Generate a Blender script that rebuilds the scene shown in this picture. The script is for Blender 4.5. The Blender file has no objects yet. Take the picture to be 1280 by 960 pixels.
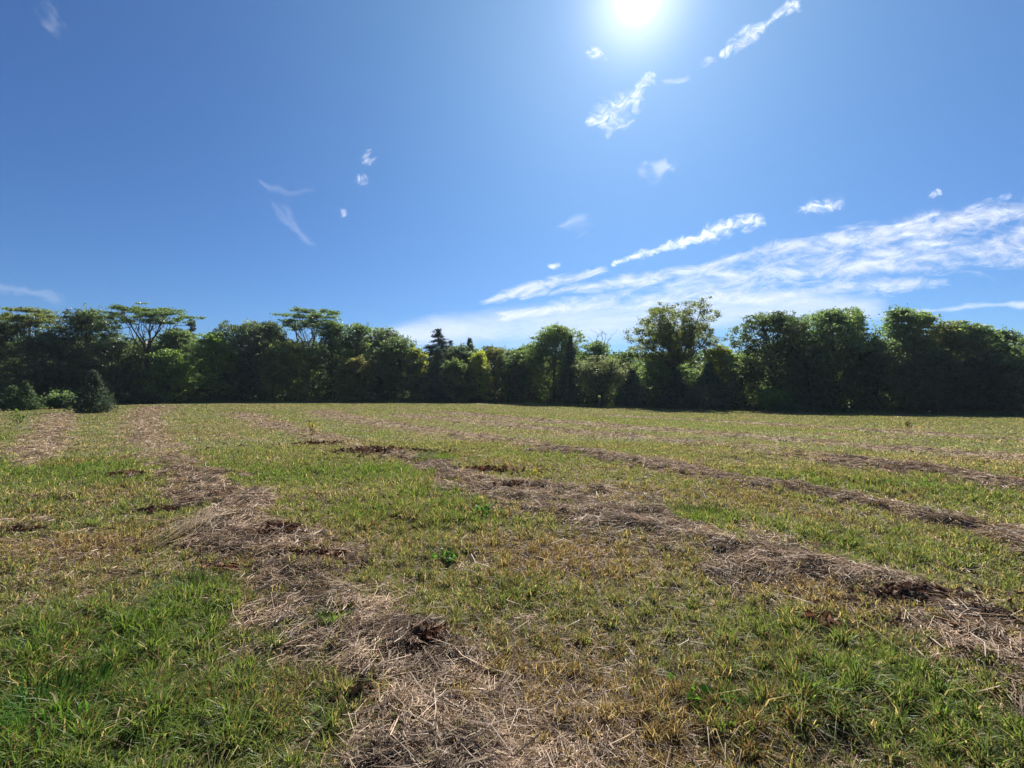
import bpy, bmesh, math
import numpy as np
from mathutils import Vector

# ------------------------------------------------------------------ camera, sky, sun, exposure
sc = bpy.context.scene
COL = sc.collection
F = 586.0                      # focal length in pixels of a 1280 wide frame
CAM_Z = 1.6
PITCH = math.radians(1.17)
cam_data = bpy.data.cameras.new('camera')
cam_data.sensor_width = 36.0
cam_data.lens = 36.0 * F / 1280.0
cam_data.clip_start = 0.05
cam_data.clip_end = 200000.0
cam = bpy.data.objects.new('camera', cam_data)
cam.location = (0, 0, CAM_Z)
cam.rotation_euler = (math.radians(90) + PITCH, 0, 0)
COL.objects.link(cam)
sc.camera = cam


def ray(px, py):
    x, y = (px - 640.0) / F, (480.0 - py) / F
    c, s = math.cos(PITCH), math.sin(PITCH)
    return np.array([x, c - y * s, s + y * c])


SUN_DIR = ray(797, -4)
SUN_DIR = SUN_DIR / np.linalg.norm(SUN_DIR)
SUN_EL = math.asin(SUN_DIR[2])
SUN_AZ = math.atan2(SUN_DIR[0], SUN_DIR[1])

sc.view_settings.view_transform = 'Standard'
sc.view_settings.look = 'None'
sc.view_settings.exposure = 1.17
sc.view_settings.gamma = 1.0
sc.view_settings.use_curve_mapping = False
sc.cycles.use_denoising = True
sc.cycles.max_bounces = 8
sc.cycles.diffuse_bounces = 3
sc.cycles.transmission_bounces = 5
sc.cycles.transparent_max_bounces = 12
sc.cycles.caustics_reflective = False
sc.cycles.caustics_refractive = False

world = bpy.data.worlds.new('World')
sc.world = world
world.use_nodes = True
wn, wl = world.node_tree.nodes, world.node_tree.links
wn.clear()


def N(nodes, typ, **kw):
    n = nodes.new(typ)
    for k, v in kw.items():
        setattr(n, k, v)
    return n


w_out = N(wn, 'ShaderNodeOutputWorld')
w_bg = N(wn, 'ShaderNodeBackground')
w_bg.inputs['Strength'].default_value = 0.05
sky = N(wn, 'ShaderNodeTexSky', sky_type='NISHITA')
sky.sun_disc = False
sky.sun_elevation = SUN_EL
sky.sun_rotation = SUN_AZ
sky.altitude = 100.0
sky.air_density = 1.0
sky.dust_density = 0.28
sky.ozone_density = 6.0
deep = N(wn, 'ShaderNodeVectorMath', operation='MULTIPLY')     # a deeper, cleaner blue than the model's default air
deep.inputs[1].default_value = (0.52, 0.69, 0.90)
wl.new(sky.outputs[0], deep.inputs[0])
tc = N(wn, 'ShaderNodeTexCoord')
dotn = N(wn, 'ShaderNodeVectorMath', operation='DOT_PRODUCT')
wl.new(tc.outputs['Generated'], dotn.inputs[0])
dotn.inputs[1].default_value = tuple(SUN_DIR)
clampn = N(wn, 'ShaderNodeMath', operation='MAXIMUM')
wl.new(dotn.outputs['Value'], clampn.inputs[0])
clampn.inputs[1].default_value = 0.0
prev = deep.outputs[0]
# the aureole of bright air round the sun: three lobes of falling width
for power, amp, colr in ((7000.0, 80.0, (1, 1, 0.98)), (420.0, 6.0, (1, .93, .98)), (60.0, .6, (.9, .9, 1.0)), (6.7, 1.6, (.5, 1.0, 1.05))):
    pw = N(wn, 'ShaderNodeMath', operation='POWER')
    wl.new(clampn.outputs[0], pw.inputs[0])
    pw.inputs[1].default_value = power
    sca = N(wn, 'ShaderNodeVectorMath', operation='SCALE')
    sca.inputs[0].default_value = tuple(c * amp for c in colr)
    wl.new(pw.outputs[0], sca.inputs['Scale'])
    add = N(wn, 'ShaderNodeVectorMath', operation='ADD')
    wl.new(prev, add.inputs[0])
    wl.new(sca.outputs[0], add.inputs[1])
    prev = add.outputs[0]
wl.new(prev, w_bg.inputs['Color'])
wl.new(w_bg.outputs[0], w_out.inputs['Surface'])

sun_data = bpy.data.lights.new('sun', 'SUN')
sun_data.energy = 5.0
sun_data.angle = math.radians(0.5)
sun_data.color = (1.0, 0.95, 0.87)
sun = bpy.data.objects.new('sun', sun_data)
sun.rotation_euler = Vector(SUN_DIR).to_track_quat('Z', 'Y').to_euler()
sun.location = (0, 0, 60)
COL.objects.link(sun)


# ------------------------------------------------------------------ noise and field functions
def hash2(ix, iy, seed):
    h = (ix.astype(np.int64) * 374761393 + iy.astype(np.int64) * 668265263 + seed * 1442695041) & 0xFFFFFFFF
    h = ((h ^ (h >> 13)) * 1274126177) & 0xFFFFFFFF
    h = h ^ (h >> 16)
    return (h & 0xFFFFFF) / float(0xFFFFFF)


def vnoise(x, y, seed=0):
    ix, iy = np.floor(x), np.floor(y)
    fx, fy = x - ix, y - iy
    fx = fx * fx * (3 - 2 * fx)
    fy = fy * fy * (3 - 2 * fy)
    a, b = hash2(ix, iy, seed), hash2(ix + 1, iy, seed)
    c, d = hash2(ix, iy + 1, seed), hash2(ix + 1, iy + 1, seed)
    return (a + (b - a) * fx) * (1 - fy) + (c + (d - c) * fx) * fy


def fbm(x, y, octaves=4, seed=0, gain=0.55):
    t, amp, tot = 0.0, 1.0, 0.0
    for k in range(octaves):
        t = t + amp * vnoise(x + 17.3 * k, y - 9.1 * k, seed + k)
        tot += amp
        amp *= gain
        x, y = x * 2.03, y * 2.03
    return t / tot


def sstep(a, b, x):
    t = np.clip((x - a) / (b - a), 0, 1)
    return t * t * (3 - 2 * t)


TX = [-200, -63, -50, -37, -2.5, 16, 28, 48, 200]
TZ = [-0.9, -0.38, 0.17, 0.23, -0.10, -0.55, -0.70, -0.95, -2.0]


def zg(X, Y):
    """the lie of the land: a field that is nearly flat and falls off gently to the right"""
    X = np.asarray(X, float)
    Y = np.asarray(Y, float)
    s = 0.0
    for o in (-6, -3, 0, 3, 6):
        s = s + np.interp(X + o, TX, TZ)
    return s / 5.0 * sstep(6, 56, Y)


def gp(px, py):
    """the point of the field seen at a pixel of the photograph"""
    d = ray(px, py)
    t = CAM_Z / max(-d[2], 1e-4)
    for _ in range(30):
        p = d * t
        t = max((CAM_Z - float(zg(p[0], p[1]))) / max(-d[2], 1e-4), 0.5)
    p = d * t
    return p[0], p[1]


ROWS = [
    [(650, 1030, .50), (580, 900, .46), (490, 800, .44), (405, 735, .46), (330, 675, .72), (260, 620, .62), (218, 585, .55), (193, 555, .6), (178, 532, .8), (183, 516, 1.1), (198, 509, 1.6)],
    [(1400, 880, .42), (1290, 830, .42), (1190, 785, .45), (1090, 745, .5), (960, 705, .55), (830, 662, .62), (720, 638, .85), (640, 615, .85), (575, 590, .5), (520, 572, .55), (450, 560, .8), (390, 545, .7), (330, 529, 1.0), (300, 517, 1.3)],
    [(1420, 715, .34), (1280, 676, .36), (1150, 647, .38), (1020, 619, .42), (900, 597, .45), (800, 578, .5), (700, 563, .6), (640, 552, .7), (560, 542, .8), (500, 534, 1.0), (440, 524, 1.3), (400, 515, 1.6)],
    [(1420, 650, .6), (1280, 613, .62), (1150, 588, .6), (1000, 569, .65), (880, 556, .7), (780, 546, .8), (680, 537, 1.0), (600, 528, 1.2), (500, 519, 1.4)],
    [(1420, 592, .5), (1280, 574, .55), (1100, 561, .6), (960, 548, .7), (850, 540, .8), (740, 531, 1.1), (640, 524, 1.4), (560, 516, 1.6)],
    [(20, 585, .3), (45, 562, .5), (60, 545, .6), (68, 528, .7), (74, 518, .9)],
    [(1400, 558, .5), (1280, 551, .5), (1150, 543, .6), (1000, 533, .7), (880, 526, .9), (760, 520, 1.2)],
]
ROWS_W = []
for r in ROWS:
    ROWS_W.append([(*gp(a, b), w) for a, b, w in r])


def blob_list(items):
    out = []
    for px, py, rx, ry, amp in items:      # radii in metres, across and along the view
        x, y = gp(px, py)
        out.append((x, y, rx, ry, amp))
    return out


LUSH = blob_list([(90, 860, 1.3, .75, 1.0), (40, 940, .9, .5, 1.0), (200, 790, .9, .6, .8), (350, 900, .45, .35, .7),
                  (470, 590, 2.2, 1.6, .9), (540, 640, 1.3, 1.2, .75), (640, 730, .7, .7, .5), (880, 655, 1.0, .6, .8),
                  (1180, 870, .8, .5, .55), (900, 890, .5, .3, .75), (990, 800, .6, .4, .5), (240, 600, 2.0, 1.6, .3), (90, 600, 2.6, 2.0, .6),
                  (1180, 612, 3.2, 1.6, .7), (1010, 600, 2, 1.5, .4), (720, 570, 3, 1.6, .6), (1080, 690, 1.6, .7, .6),
                  (330, 570, 3, 4, .3), (800, 525, 8, 5, .5), (1150, 900, .8, .4, .5), (300, 760, .4, .3, .7), (210, 655, .8, .6, .5)])
RED = blob_list([(700, 850, .9, .5, .9), (760, 700, .8, .7, .7), (660, 700, .9, .8, .6), (880, 930, .6, .25, .9), (740, 900, .5, .3, .8),
                 (240, 540, 3, 4, .4), (470, 660, .8, .8, .4), (800, 620, 1.4, .8, .6), (120, 690, 1.0, .8, .5), (1000, 735, .5, .5, .4)])
DRYB = blob_list([(20, 680, .5, .22, .6), (170, 650, .5, .2, .6), (430, 620, .7, .4, .7), (470, 608, .4, .3, .5), (480, 610, .8, .7, .5), (90, 690, .6, .3, .35), (600, 640, 1.1, .7, .7), (640, 680, .6, .5, .5), (60, 735, .5, .3, .4), (1150, 580, 5, 1.5, .6),
                  (660, 930, .6, .3, .8), (560, 545, 2.5, 2.5, .4), (420, 555, 1.6, 1.5, .4), (60, 750, .5, .4, .3), (120, 615, 1.3, .7, .6), (1230, 640, 1.6, .6, .3)])
DARKB = blob_list([(1135, 757, .32, .10, 1.0), (1180, 772, .35, .09, 1.0), (640, 612, .5, .4, .9), (480, 566, 1.0, .6, .8), (345, 668, .35, .22, 1.0),
                   (200, 640, .5, .3, .7), (530, 808, .13, .16, 1.0), (600, 590, .6, .3, .6), (1060, 735, .4, .12, .7), (455, 880, .08, .2, .8), (380, 705, .2, .15, .6)])


def blobs(items, X, Y):
    s = np.zeros_like(X)
    for x, y, rx, ry, amp in items:
        q = ((X - x) / rx) ** 2 + ((Y - y) / ry) ** 2
        m = q < 9
        s[m] += amp * np.exp(-q[m])
    return s


def row_dist(X, Y):
    best = np.full(X.shape, 9.0)
    for r in ROWS_W:
        for (x0, y0, w0), (x1, y1, w1) in zip(r[:-1], r[1:]):
            dx, dy = x1 - x0, y1 - y0
            t = np.clip(((X - x0) * dx + (Y - y0) * dy) / (dx * dx + dy * dy), 0, 1)
            d = np.hypot(X - x0 - t * dx, Y - y0 - t * dy) / (w0 + (w1 - w0) * t)
            np.minimum(best, d, out=best)
    return best


class Field:
    """what grows or lies at points of the field: dry hay, lush green, brown, dark clumps, and the height of the ground"""
    def __init__(self, X, Y):
        X = np.asarray(X, float)
        Y = np.asarray(Y, float)
        wx = (fbm(X * 1.1, Y * 1.1, 4, 11) - .5) * 1.2
        wy = (fbm(X * 1.1 + 40, Y * 1.1, 4, 23) - .5) * 1.2
        d = row_dist(X + wx, Y + wy)
        n1 = fbm(X * 2.2, Y * 2.2, 4, 5)
        row = sstep(1.50, 0.25, d + (n1 - .5) * 2.3)
        n2 = fbm(X * 0.55, Y * 0.55, 4, 31)
        n3 = fbm(X * 0.16, Y * 0.30, 4, 61)
        dry = row + blobs(DRYB, X, Y) * (0.4 + 1.2 * n1) + sstep(.60, .78, n2) * .55
        row = row * (.27 + .70 * sstep(.32, .58, fbm(X * .9 + 7, Y * .9, 4, 19) + .12 * (d < .5))) 
        self.row = row
        self.dry = np.clip(dry, 0, 1)
        self.lush = np.clip(blobs(LUSH, X, Y) * (0.28 + 1.3 * n2) + sstep(.52, .75, n3) * .5, 0, 1) * (1 - .85 * row)
        self.red = np.clip(blobs(RED, X, Y) * (.3 + 1.4 * n1) + sstep(.55, .8, fbm(X * .8 + 9, Y * .8, 3, 77)) * .5, 0, 1)
        self.dark = np.clip(blobs(DARKB, X, Y), 0, 1)
        self.n1, self.n2 = n1, n2
        fine = fbm(X * 7, Y * 7, 3, 91)
        far = sstep(75, 200, np.hypot(X, Y))
        rel = (n2 - .5) * .10 + (n1 - .5) * .07 + (fine - .5) * .05 + row * (.01 + .11 * n1 * n1 + .045 * fine) + self.lush * .01
        self.z = zg(X, Y) + rel * (1 - far)
        self.fine = fine


def ramp(a, b, t):
    return a + (b - a) * t[:, None]


C_OLIVE = np.array([.132, .156, .060])
C_GREEN = np.array([.096, .156, .034])
C_YELL = np.array([.192, .190, .076])
C_BROWN = np.array([.165, .098, .058])
C_STRAW = np.array([.430, .325, .215])
C_GREY = np.array([.385, .285, .210])
C_SOIL = np.array([.060, .042, .027])


# ------------------------------------------------------------------ mesh helpers
def new_mesh(name, V, faces, cols=None, mat=None, smooth=False, parent=None, attrs=None):
    """faces: a list of (n, k) index arrays, k = 3 or 4; linked as one object"""
    me = bpy.data.meshes.new(name)
    V = np.ascontiguousarray(V, np.float32)
    me.vertices.add(len(V))
    me.vertices.foreach_set('co', V.ravel())
    idx = np.concatenate([f.ravel() for f in faces]).astype(np.int32)
    tot = np.concatenate([np.full(len(f), f.shape[1], np.int32) for f in faces])
    start = np.concatenate([[0], np.cumsum(tot)[:-1]]).astype(np.int32)
    me.loops.add(len(idx))
    me.loops.foreach_set('vertex_index', idx)
    me.polygons.add(len(tot))
    me.polygons.foreach_set('loop_start', start)
    if smooth:
        me.polygons.foreach_set('use_smooth', np.ones(len(tot), bool))
    if cols is not None:
        a = me.attributes.new('tint', 'FLOAT_COLOR', 'POINT')
        c4 = np.ones((len(V), 4), np.float32)
        c4[:, :3] = cols
        a.data.foreach_set('color', c4.ravel())
    for k, v in (attrs or {}).items():
        v = np.ascontiguousarray(v, np.float32)
        if v.ndim == 1:
            a = me.attributes.new(k, 'FLOAT', 'POINT')
            a.data.foreach_set('value', v)
        else:
            a = me.attributes.new(k, 'FLOAT_VECTOR', 'POINT')
            a.data.foreach_set('vector', v.ravel())
    me.update(calc_edges=True)
    if mat:
        me.materials.append(mat)
    o = bpy.data.objects.new(name, me)
    COL.objects.link(o)
    if parent is not None:
        o.parent = parent
    return o


def tag(o, label=None, cat=None, group=None, kind=None):
    if label:
        o['label'] = label
    if cat:
        o['category'] = cat
    if group:
        o['group'] = group
    if kind:
        o['kind'] = kind
    return o


def empty(name, loc):
    o = bpy.data.objects.new(name, None)
    o.location = loc
    o.empty_display_size = 0.3
    COL.objects.link(o)
    return o


class Tubes:
    """tapered tubes along polylines, collected into one mesh"""
    def __init__(self, sides=6):
        self.V, self.Fc, self.n, self.s = [], [], 0, sides

    def add(self, pts, radii):
        pts = np.asarray(pts, float)
        k, s = len(pts), self.s
        ang = np.linspace(0, 2 * np.pi, s, endpoint=False)
        ring = np.empty((k, s, 3))
        for i in range(k):
            t = pts[min(i + 1, k - 1)] - pts[max(i - 1, 0)]
            t = t / (np.linalg.norm(t) + 1e-9)
            u = np.cross(t, [0.31, 0.95, 0.05] if abs(t[2]) > .8 else [0, 0, 1])
            u = u / (np.linalg.norm(u) + 1e-9)
            v = np.cross(t, u)
            ring[i] = pts[i] + radii[i] * (np.cos(ang)[:, None] * u + np.sin(ang)[:, None] * v)
        self.V.append(ring.reshape(-1, 3))
        base = self.n
        i, j = np.meshgrid(np.arange(k - 1), np.arange(s), indexing='ij')
        a = base + i * s + j
        b = base + i * s + (j + 1) % s
        self.Fc.append(np.stack([a, b, b + s, a + s], -1).reshape(-1, 4))
        self.n += k * s

    def build(self, name, mat, parent=None):
        return new_mesh(name, np.concatenate(self.V), [np.concatenate(self.Fc)], None, mat, True, parent)


# ------------------------------------------------------------------ materials
def material(name):
    m = bpy.data.materials.new(name)
    m.use_nodes = True
    m.node_tree.nodes.clear()
    return m, m.node_tree.nodes, m.node_tree.links


def leaf_material(name, trans=0.45, gloss=0.05, rough=0.45, tboost=(1.25, 1.25, 0.75), noise=None):
    m, n, l = material(name)
    out = N(n, 'ShaderNodeOutputMaterial')
    at = N(n, 'ShaderNodeAttribute', attribute_name='tint')
    dif = N(n, 'ShaderNodeBsdfDiffuse')
    tr = N(n, 'ShaderNodeBsdfTranslucent')
    gl = N(n, 'ShaderNodeBsdfGlossy')
    gl.inputs['Roughness'].default_value = rough
    mul = N(n, 'ShaderNodeVectorMath', operation='MULTIPLY')
    mul.inputs[1].default_value = tboost
    l.new(at.outputs['Color'], dif.inputs['Color'])
    l.new(at.outputs['Color'], mul.inputs[0])
    l.new(mul.outputs[0], tr.inputs['Color'])
    m1 = N(n, 'ShaderNodeMixShader')
    m1.inputs[0].default_value = trans
    l.new(dif.outputs[0], m1.inputs[1])
    l.new(tr.outputs[0], m1.inputs[2])
    m2 = N(n, 'ShaderNodeMixShader')
    m2.inputs[0].default_value = gloss
    l.new(m1.outputs[0], m2.inputs[1])
    l.new(gl.outputs[0], m2.inputs[2])
    l.new(m2.outputs[0], out.inputs['Surface'])
    return m


M_LEAF = leaf_material('leaf', .50, .030, .40, (2.1, 2.1, 1.1))
M_NEEDLE = leaf_material('needle', .28, .01, .6)
M_GRASS = leaf_material('grass_blade', .52, .012, .42, (1.5, 1.45, .85))
M_STRAW = leaf_material('straw', .25, .02, .45, (1.05, 1.0, .9))
M_DEAD = leaf_material('dead_leaf', .18, .012, .6, (1.2, 1.0, .8))


def bark_material(name, c0, c1):
    m, n, l = material(name)
    out = N(n, 'ShaderNodeOutputMaterial')
    p = N(n, 'ShaderNodeBsdfPrincipled')
    p.inputs['Roughness'].default_value = .9
    tcn = N(n, 'ShaderNodeTexCoord')
    mp = N(n, 'ShaderNodeMapping')
    mp.inputs['Scale'].default_value = (9, 9, 1.6)
    nz = N(n, 'ShaderNodeTexNoise')
    nz.inputs['Scale'].default_value = 1.0
    nz.inputs['Detail'].default_value = 5
    cr = N(n, 'ShaderNodeValToRGB')
    cr.color_ramp.elements[0].position = .35
    cr.color_ramp.elements[1].position = .68
    cr.color_ramp.elements[0].color = (*c0, 1)
    cr.color_ramp.elements[1].color = (*c1, 1)
    l.new(tcn.outputs['Object'], mp.inputs[0])
    l.new(mp.outputs[0], nz.inputs['Vector'])
    l.new(nz.outputs[0], cr.inputs[0])
    l.new(cr.outputs[0], p.inputs['Base Color'])
    l.new(p.outputs[0], out.inputs['Surface'])
    return m


M_BARK = bark_material('bark', (.025, .020, .016), (.085, .070, .054))
M_BARE = bark_material('bare_wood', (.15, .13, .11), (.34, .31, .27))
M_STEM = bark_material('weed_stem', (.06, .06, .025), (.12, .10, .05))


# ------------------------------------------------------------------ ground
def build_ground():
    rr = np.concatenate([np.geomspace(.05, 1.3, 24, endpoint=False), np.geomspace(1.3, 90, 860, endpoint=False), np.geomspace(90, 3000, 60)])
    half = math.radians(62)
    aa = np.concatenate([np.linspace(-half, half, 840, endpoint=False), np.linspace(half, 2 * np.pi - half, 90, endpoint=False)])
    R, A = np.meshgrid(rr, aa, indexing='ij')
    X, Y = (R * np.sin(A)).ravel(), (R * np.cos(A)).ravel()
    f = Field(X, Y)
    nr, na = R.shape
    i, j = np.meshgrid(np.arange(nr - 1), np.arange(na), indexing='ij')
    a = i * na + j
    b = i * na + (j + 1) % na
    quads = np.stack([a, b, b + na, a + na], -1).reshape(-1, 4)[:, ::-1]
    V = np.stack([X, Y, f.z], -1)
    V = np.concatenate([V, [[0, 0, float(f.z[:na].mean())]]])
    c = len(V) - 1
    j = np.arange(na)
    tris = np.stack([np.full(na, c), (j + 1) % na, j], -1)
    # colour of the sward itself: cut stubble, thatch and soil
    g = ramp(C_OLIVE, C_GREEN, f.lush * .5)
    g = ramp(g, np.broadcast_to(C_YELL, g.shape), sstep(.45, .7, f.n2) * .38)
    g = ramp(g, np.broadcast_to(C_BROWN, g.shape), f.red * .75)
    g = ramp(g, np.broadcast_to(C_GREY * .85, g.shape), f.dry * .85)
    g = ramp(g, np.broadcast_to(C_SOIL * .7, g.shape), f.dark * .8)
    rflat = R.ravel()
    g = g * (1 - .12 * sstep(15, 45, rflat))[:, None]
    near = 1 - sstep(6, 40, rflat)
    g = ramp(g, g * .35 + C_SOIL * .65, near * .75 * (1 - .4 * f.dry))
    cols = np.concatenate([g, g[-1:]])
    dryv = np.concatenate([f.dry, [0]])
    m, n, l = material('mown_field')
    out = N(n, 'ShaderNodeOutputMaterial')
    p = N(n, 'ShaderNodeBsdfPrincipled')
    p.inputs['Roughness'].default_value = .95
    p.inputs['Specular IOR Level'].default_value = .1
    at = N(n, 'ShaderNodeAttribute', attribute_name='tint')
    ge = N(n, 'ShaderNodeNewGeometry')
    prevc = at.outputs['Color']
    for scale, lo, hi, det in ((38.0, .45, 1.5, 4), (5.0, .6, 1.4, 4), (1.1, .7, 1.3, 3)):
        nz = N(n, 'ShaderNodeTexNoise')
        nz.inputs['Scale'].default_value = scale
        nz.inputs['Detail'].default_value = det
        l.new(ge.outputs['Position'], nz.inputs['Vector'])
        mr = N(n, 'ShaderNodeMapRange')
        mr.inputs[1].default_value = .3
        mr.inputs[2].default_value = .7
        mr.inputs[3].default_value = lo
        mr.inputs[4].default_value = hi
        l.new(nz.outputs[0], mr.inputs[0])
        sca = N(n, 'ShaderNodeVectorMath', operation='SCALE')
        l.new(prevc, sca.inputs[0])
        l.new(mr.outputs[0], sca.inputs['Scale'])
        prevc = sca.outputs[0]
    l.new(prevc, p.inputs['Base Color'])
    nb = N(n, 'ShaderNodeTexNoise')
    nb.inputs['Scale'].default_value = 14
    nb.inputs['Detail'].default_value = 6
    l.new(ge.outputs['Position'], nb.inputs['Vector'])
    bp = N(n, 'ShaderNodeBump')
    bp.inputs['Strength'].default_value = .7
    bp.inputs['Distance'].default_value = .05
    l.new(nb.outputs[0], bp.inputs['Height'])
    l.new(bp.outputs[0], p.inputs['Normal'])
    l.new(p.outputs[0], out.inputs['Surface'])
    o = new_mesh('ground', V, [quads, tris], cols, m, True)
    tag(o, 'mown hay field sloping gently to the right with rows of dry cut hay', None, None, 'structure')


build_ground()


# ------------------------------------------------------------------ trees
TINTS = {
    'dark': (0.059, 0.088, 0.052), 'mid': (0.087, 0.133, 0.067), 'light': (0.109, 0.160, 0.070), 'olive': (0.113, 0.139, 0.062),
    'yellow': (0.160, 0.185, 0.038), 'cedar': (0.062, 0.090, 0.069), 'gray': (0.092, 0.129, 0.095), 'pale': (0.112, 0.133, 0.087),
    'bright': (0.103, 0.163, 0.048), 'autumn': (0.131, 0.130, 0.059), 'spruce': (0.061, 0.090, 0.088), 'brown': (0.107, 0.117, 0.059)}


def leaf_quads(rng, P, size, tint, droop=.25, spread=.30, flat=.5):
    """a leaf-sized bent face at every point of P; returns vertices, faces, colours"""
    n = len(P)
    nrm = rng.normal(size=(n, 3))
    nrm[:, 2] = np.abs(nrm[:, 2]) + flat
    nrm /= np.linalg.norm(nrm, axis=1)[:, None]
    t = rng.normal(size=(n, 3))
    a = np.cross(nrm, t)
    a /= np.linalg.norm(a, axis=1)[:, None] + 1e-9
    b = np.cross(nrm, a)
    s = size * rng.uniform(.55, 1.35, n)[:, None]
    V = np.empty((n, 4, 3))
    V[:, 0] = P - a * s * .5
    V[:, 1] = P + b * s * .34 + nrm * s * .08
    V[:, 2] = P + a * s * .55 - np.array([0, 0, 1]) * s * droop
    V[:, 3] = P - b * s * .34 + nrm * s * .08
    Fq = np.arange(n * 4).reshape(n, 4)
    c = np.asarray(tint)[None, :] * rng.uniform(1 - spread, 1 + spread, n)[:, None]
    yel = rng.random(n)[:, None] ** 3 * .32
    c = c * (1 - yel) + c * np.array([1.45, 1.30, .7]) * yel
    return V.reshape(-1, 3), Fq, np.repeat(c, 4, 0)


def sprays(rng, centers, radii, n_spray, per, sig, flat=.55):
    """leaf points gathered in flattened sprays set over the outside of round boughs"""
    out = []
    for c, r in zip(centers, radii):
        k = max(3, int(n_spray * (np.mean(r) ** 2)))
        d = rng.normal(size=(k, 3))
        d[:, 2] += .25
        d /= np.linalg.norm(d, axis=1)[:, None]
        q = c + d * r * rng.uniform(.45, 1.12, k)[:, None]
        m = max(4, int(per))
        pts = q[:, None, :] + rng.normal(size=(k, m, 3)) * np.array([1, 1, flat]) * sig * rng.uniform(.6, 1.4, (k, 1, 1))
        out.append(pts.reshape(-1, 3))
    return np.concatenate(out)


def bend_line(rng, a, b, k=5, wob=.06, sag=0.0):
    a, b = np.asarray(a, float), np.asarray(b, float)
    t = np.linspace(0, 1, k)[:, None]
    L = np.linalg.norm(b - a)
    p = a + (b - a) * t
    p[1:-1] += rng.normal(size=(k - 2, 3)) * L * wob
    p[:, 2] += (np.sin(t[:, 0] * np.pi)) * sag * L
    return p


def tree_root(name, x, y, label, cat, group):
    o = empty(name, (x, y, float(zg(x, y)) - .03))
    return tag(o, label, cat, group)


G_WOOD = 'trees along the edge of the wood'


def broad_tree(rng, root, H, W, tint, low=.10, n_lobes=None, leaf=.27, dens=1.0, ragged=.5):
    D = W * rng.uniform(.8, 1.0)
    n_lobes = n_lobes or int(12 + H * .9)
    peak = rng.uniform(.45, .68)
    cs, rs = [], []
    lean = rng.normal(size=2) * .04 * H
    for i in range(n_lobes):
        h = low + (1 - low) * ((i + rng.uniform(.1, .9)) / n_lobes) ** .9
        prof = math.sqrt(max(0.05, 1 - ((h - peak) / (1.03 - peak if h > peak else peak + .25)) ** 2))
        r = W * rng.uniform(.13, .24) * (.75 + .35 * prof)
        rho = max(prof * .5 - r / W * .8, 0.04) * rng.uniform(.5, 1.15)
        th = i * 2.4 + rng.uniform(-.7, .7)
        z = min(h * H, H - r * .75)
        cs.append([math.cos(th) * rho * W + lean[0] * h, math.sin(th) * rho * D + lean[1] * h, z])
        rs.append([r, r, r * rng.uniform(.6, .85)])
    cs.append([lean[0] + rng.normal() * .05 * W, lean[1], H - W * .13])
    rs.append([W * .15, W * .15, W * .13])
    cs, rs = np.array(cs), np.array(rs)
    # trunk and limbs out to every bough
    tb = Tubes(6)
    rad = .018 * H + .05
    top = np.array([lean[0] * .8, lean[1] * .8, H * .82])
    tl = bend_line(rng, (0, 0, -.2), top, 7, .015)
    tb.add(tl, np.linspace(rad, rad * .2, 7) * np.array([1.35, 1, 1, 1, 1, 1, 1]))
    for c in cs:
        zt = np.clip(c[2] * .62, H * .08, H * .74)
        k = np.interp(zt, tl[:, 2], np.arange(7))
        p0 = tl[int(k)] + (tl[min(int(k) + 1, 6)] - tl[int(k)]) * (k - int(k))
        tb.add(bend_line(rng, p0, c, 5, .05, .05), np.linspace(rad * .38, .015, 5))
    tb.build('trunk', M_BARK, root)
    P = sprays(rng, cs, rs, 12 * dens, 26, .17 + .011 * W, .42)
    # stray shoots that break the outline
    far = rng.integers(0, len(cs), int(60 * ragged * dens) + 4)
    d = rng.normal(size=(len(far), 3))
    d[:, 2] = np.abs(d[:, 2]) * .9
    d /= np.linalg.norm(d, axis=1)[:, None]
    tip = cs[far] + d * rs[far] * rng.uniform(1.1, 1.55, len(far))[:, None]
    tips = tip[:, None] + rng.normal(size=(len(far), 14, 3)) * np.array([.16, .16, .22])
    # leaves within the crown
    inner = cs[rng.integers(0, len(cs), int(1200 * dens))] * np.array([.8, .8, 1]) + rng.normal(size=(int(1200 * dens), 3)) * W * .12
    inner = inner[(inner[:, 2] > .2) & (inner[:, 2] < H * .93)]
    P = np.concatenate([P, tips.reshape(-1, 3), inner])
    P = P[P[:, 2] > .1]
    V, Fq, c = leaf_quads(rng, P, leaf, tint)
    # each bough has its own shade of green
    bt = 1 + .32 * np.sin(P[:, 0] * .9 + P[:, 2] * 1.1 + rng.uniform(0, 6)) * np.sin(P[:, 2] * .8 + P[:, 1] + rng.uniform(0, 6))
    c *= np.repeat(bt, 4)[:, None]
    c *= rng.uniform(.85, 1.35)
    new_mesh('crown', V, [Fq], c, M_LEAF, False, root)


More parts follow.
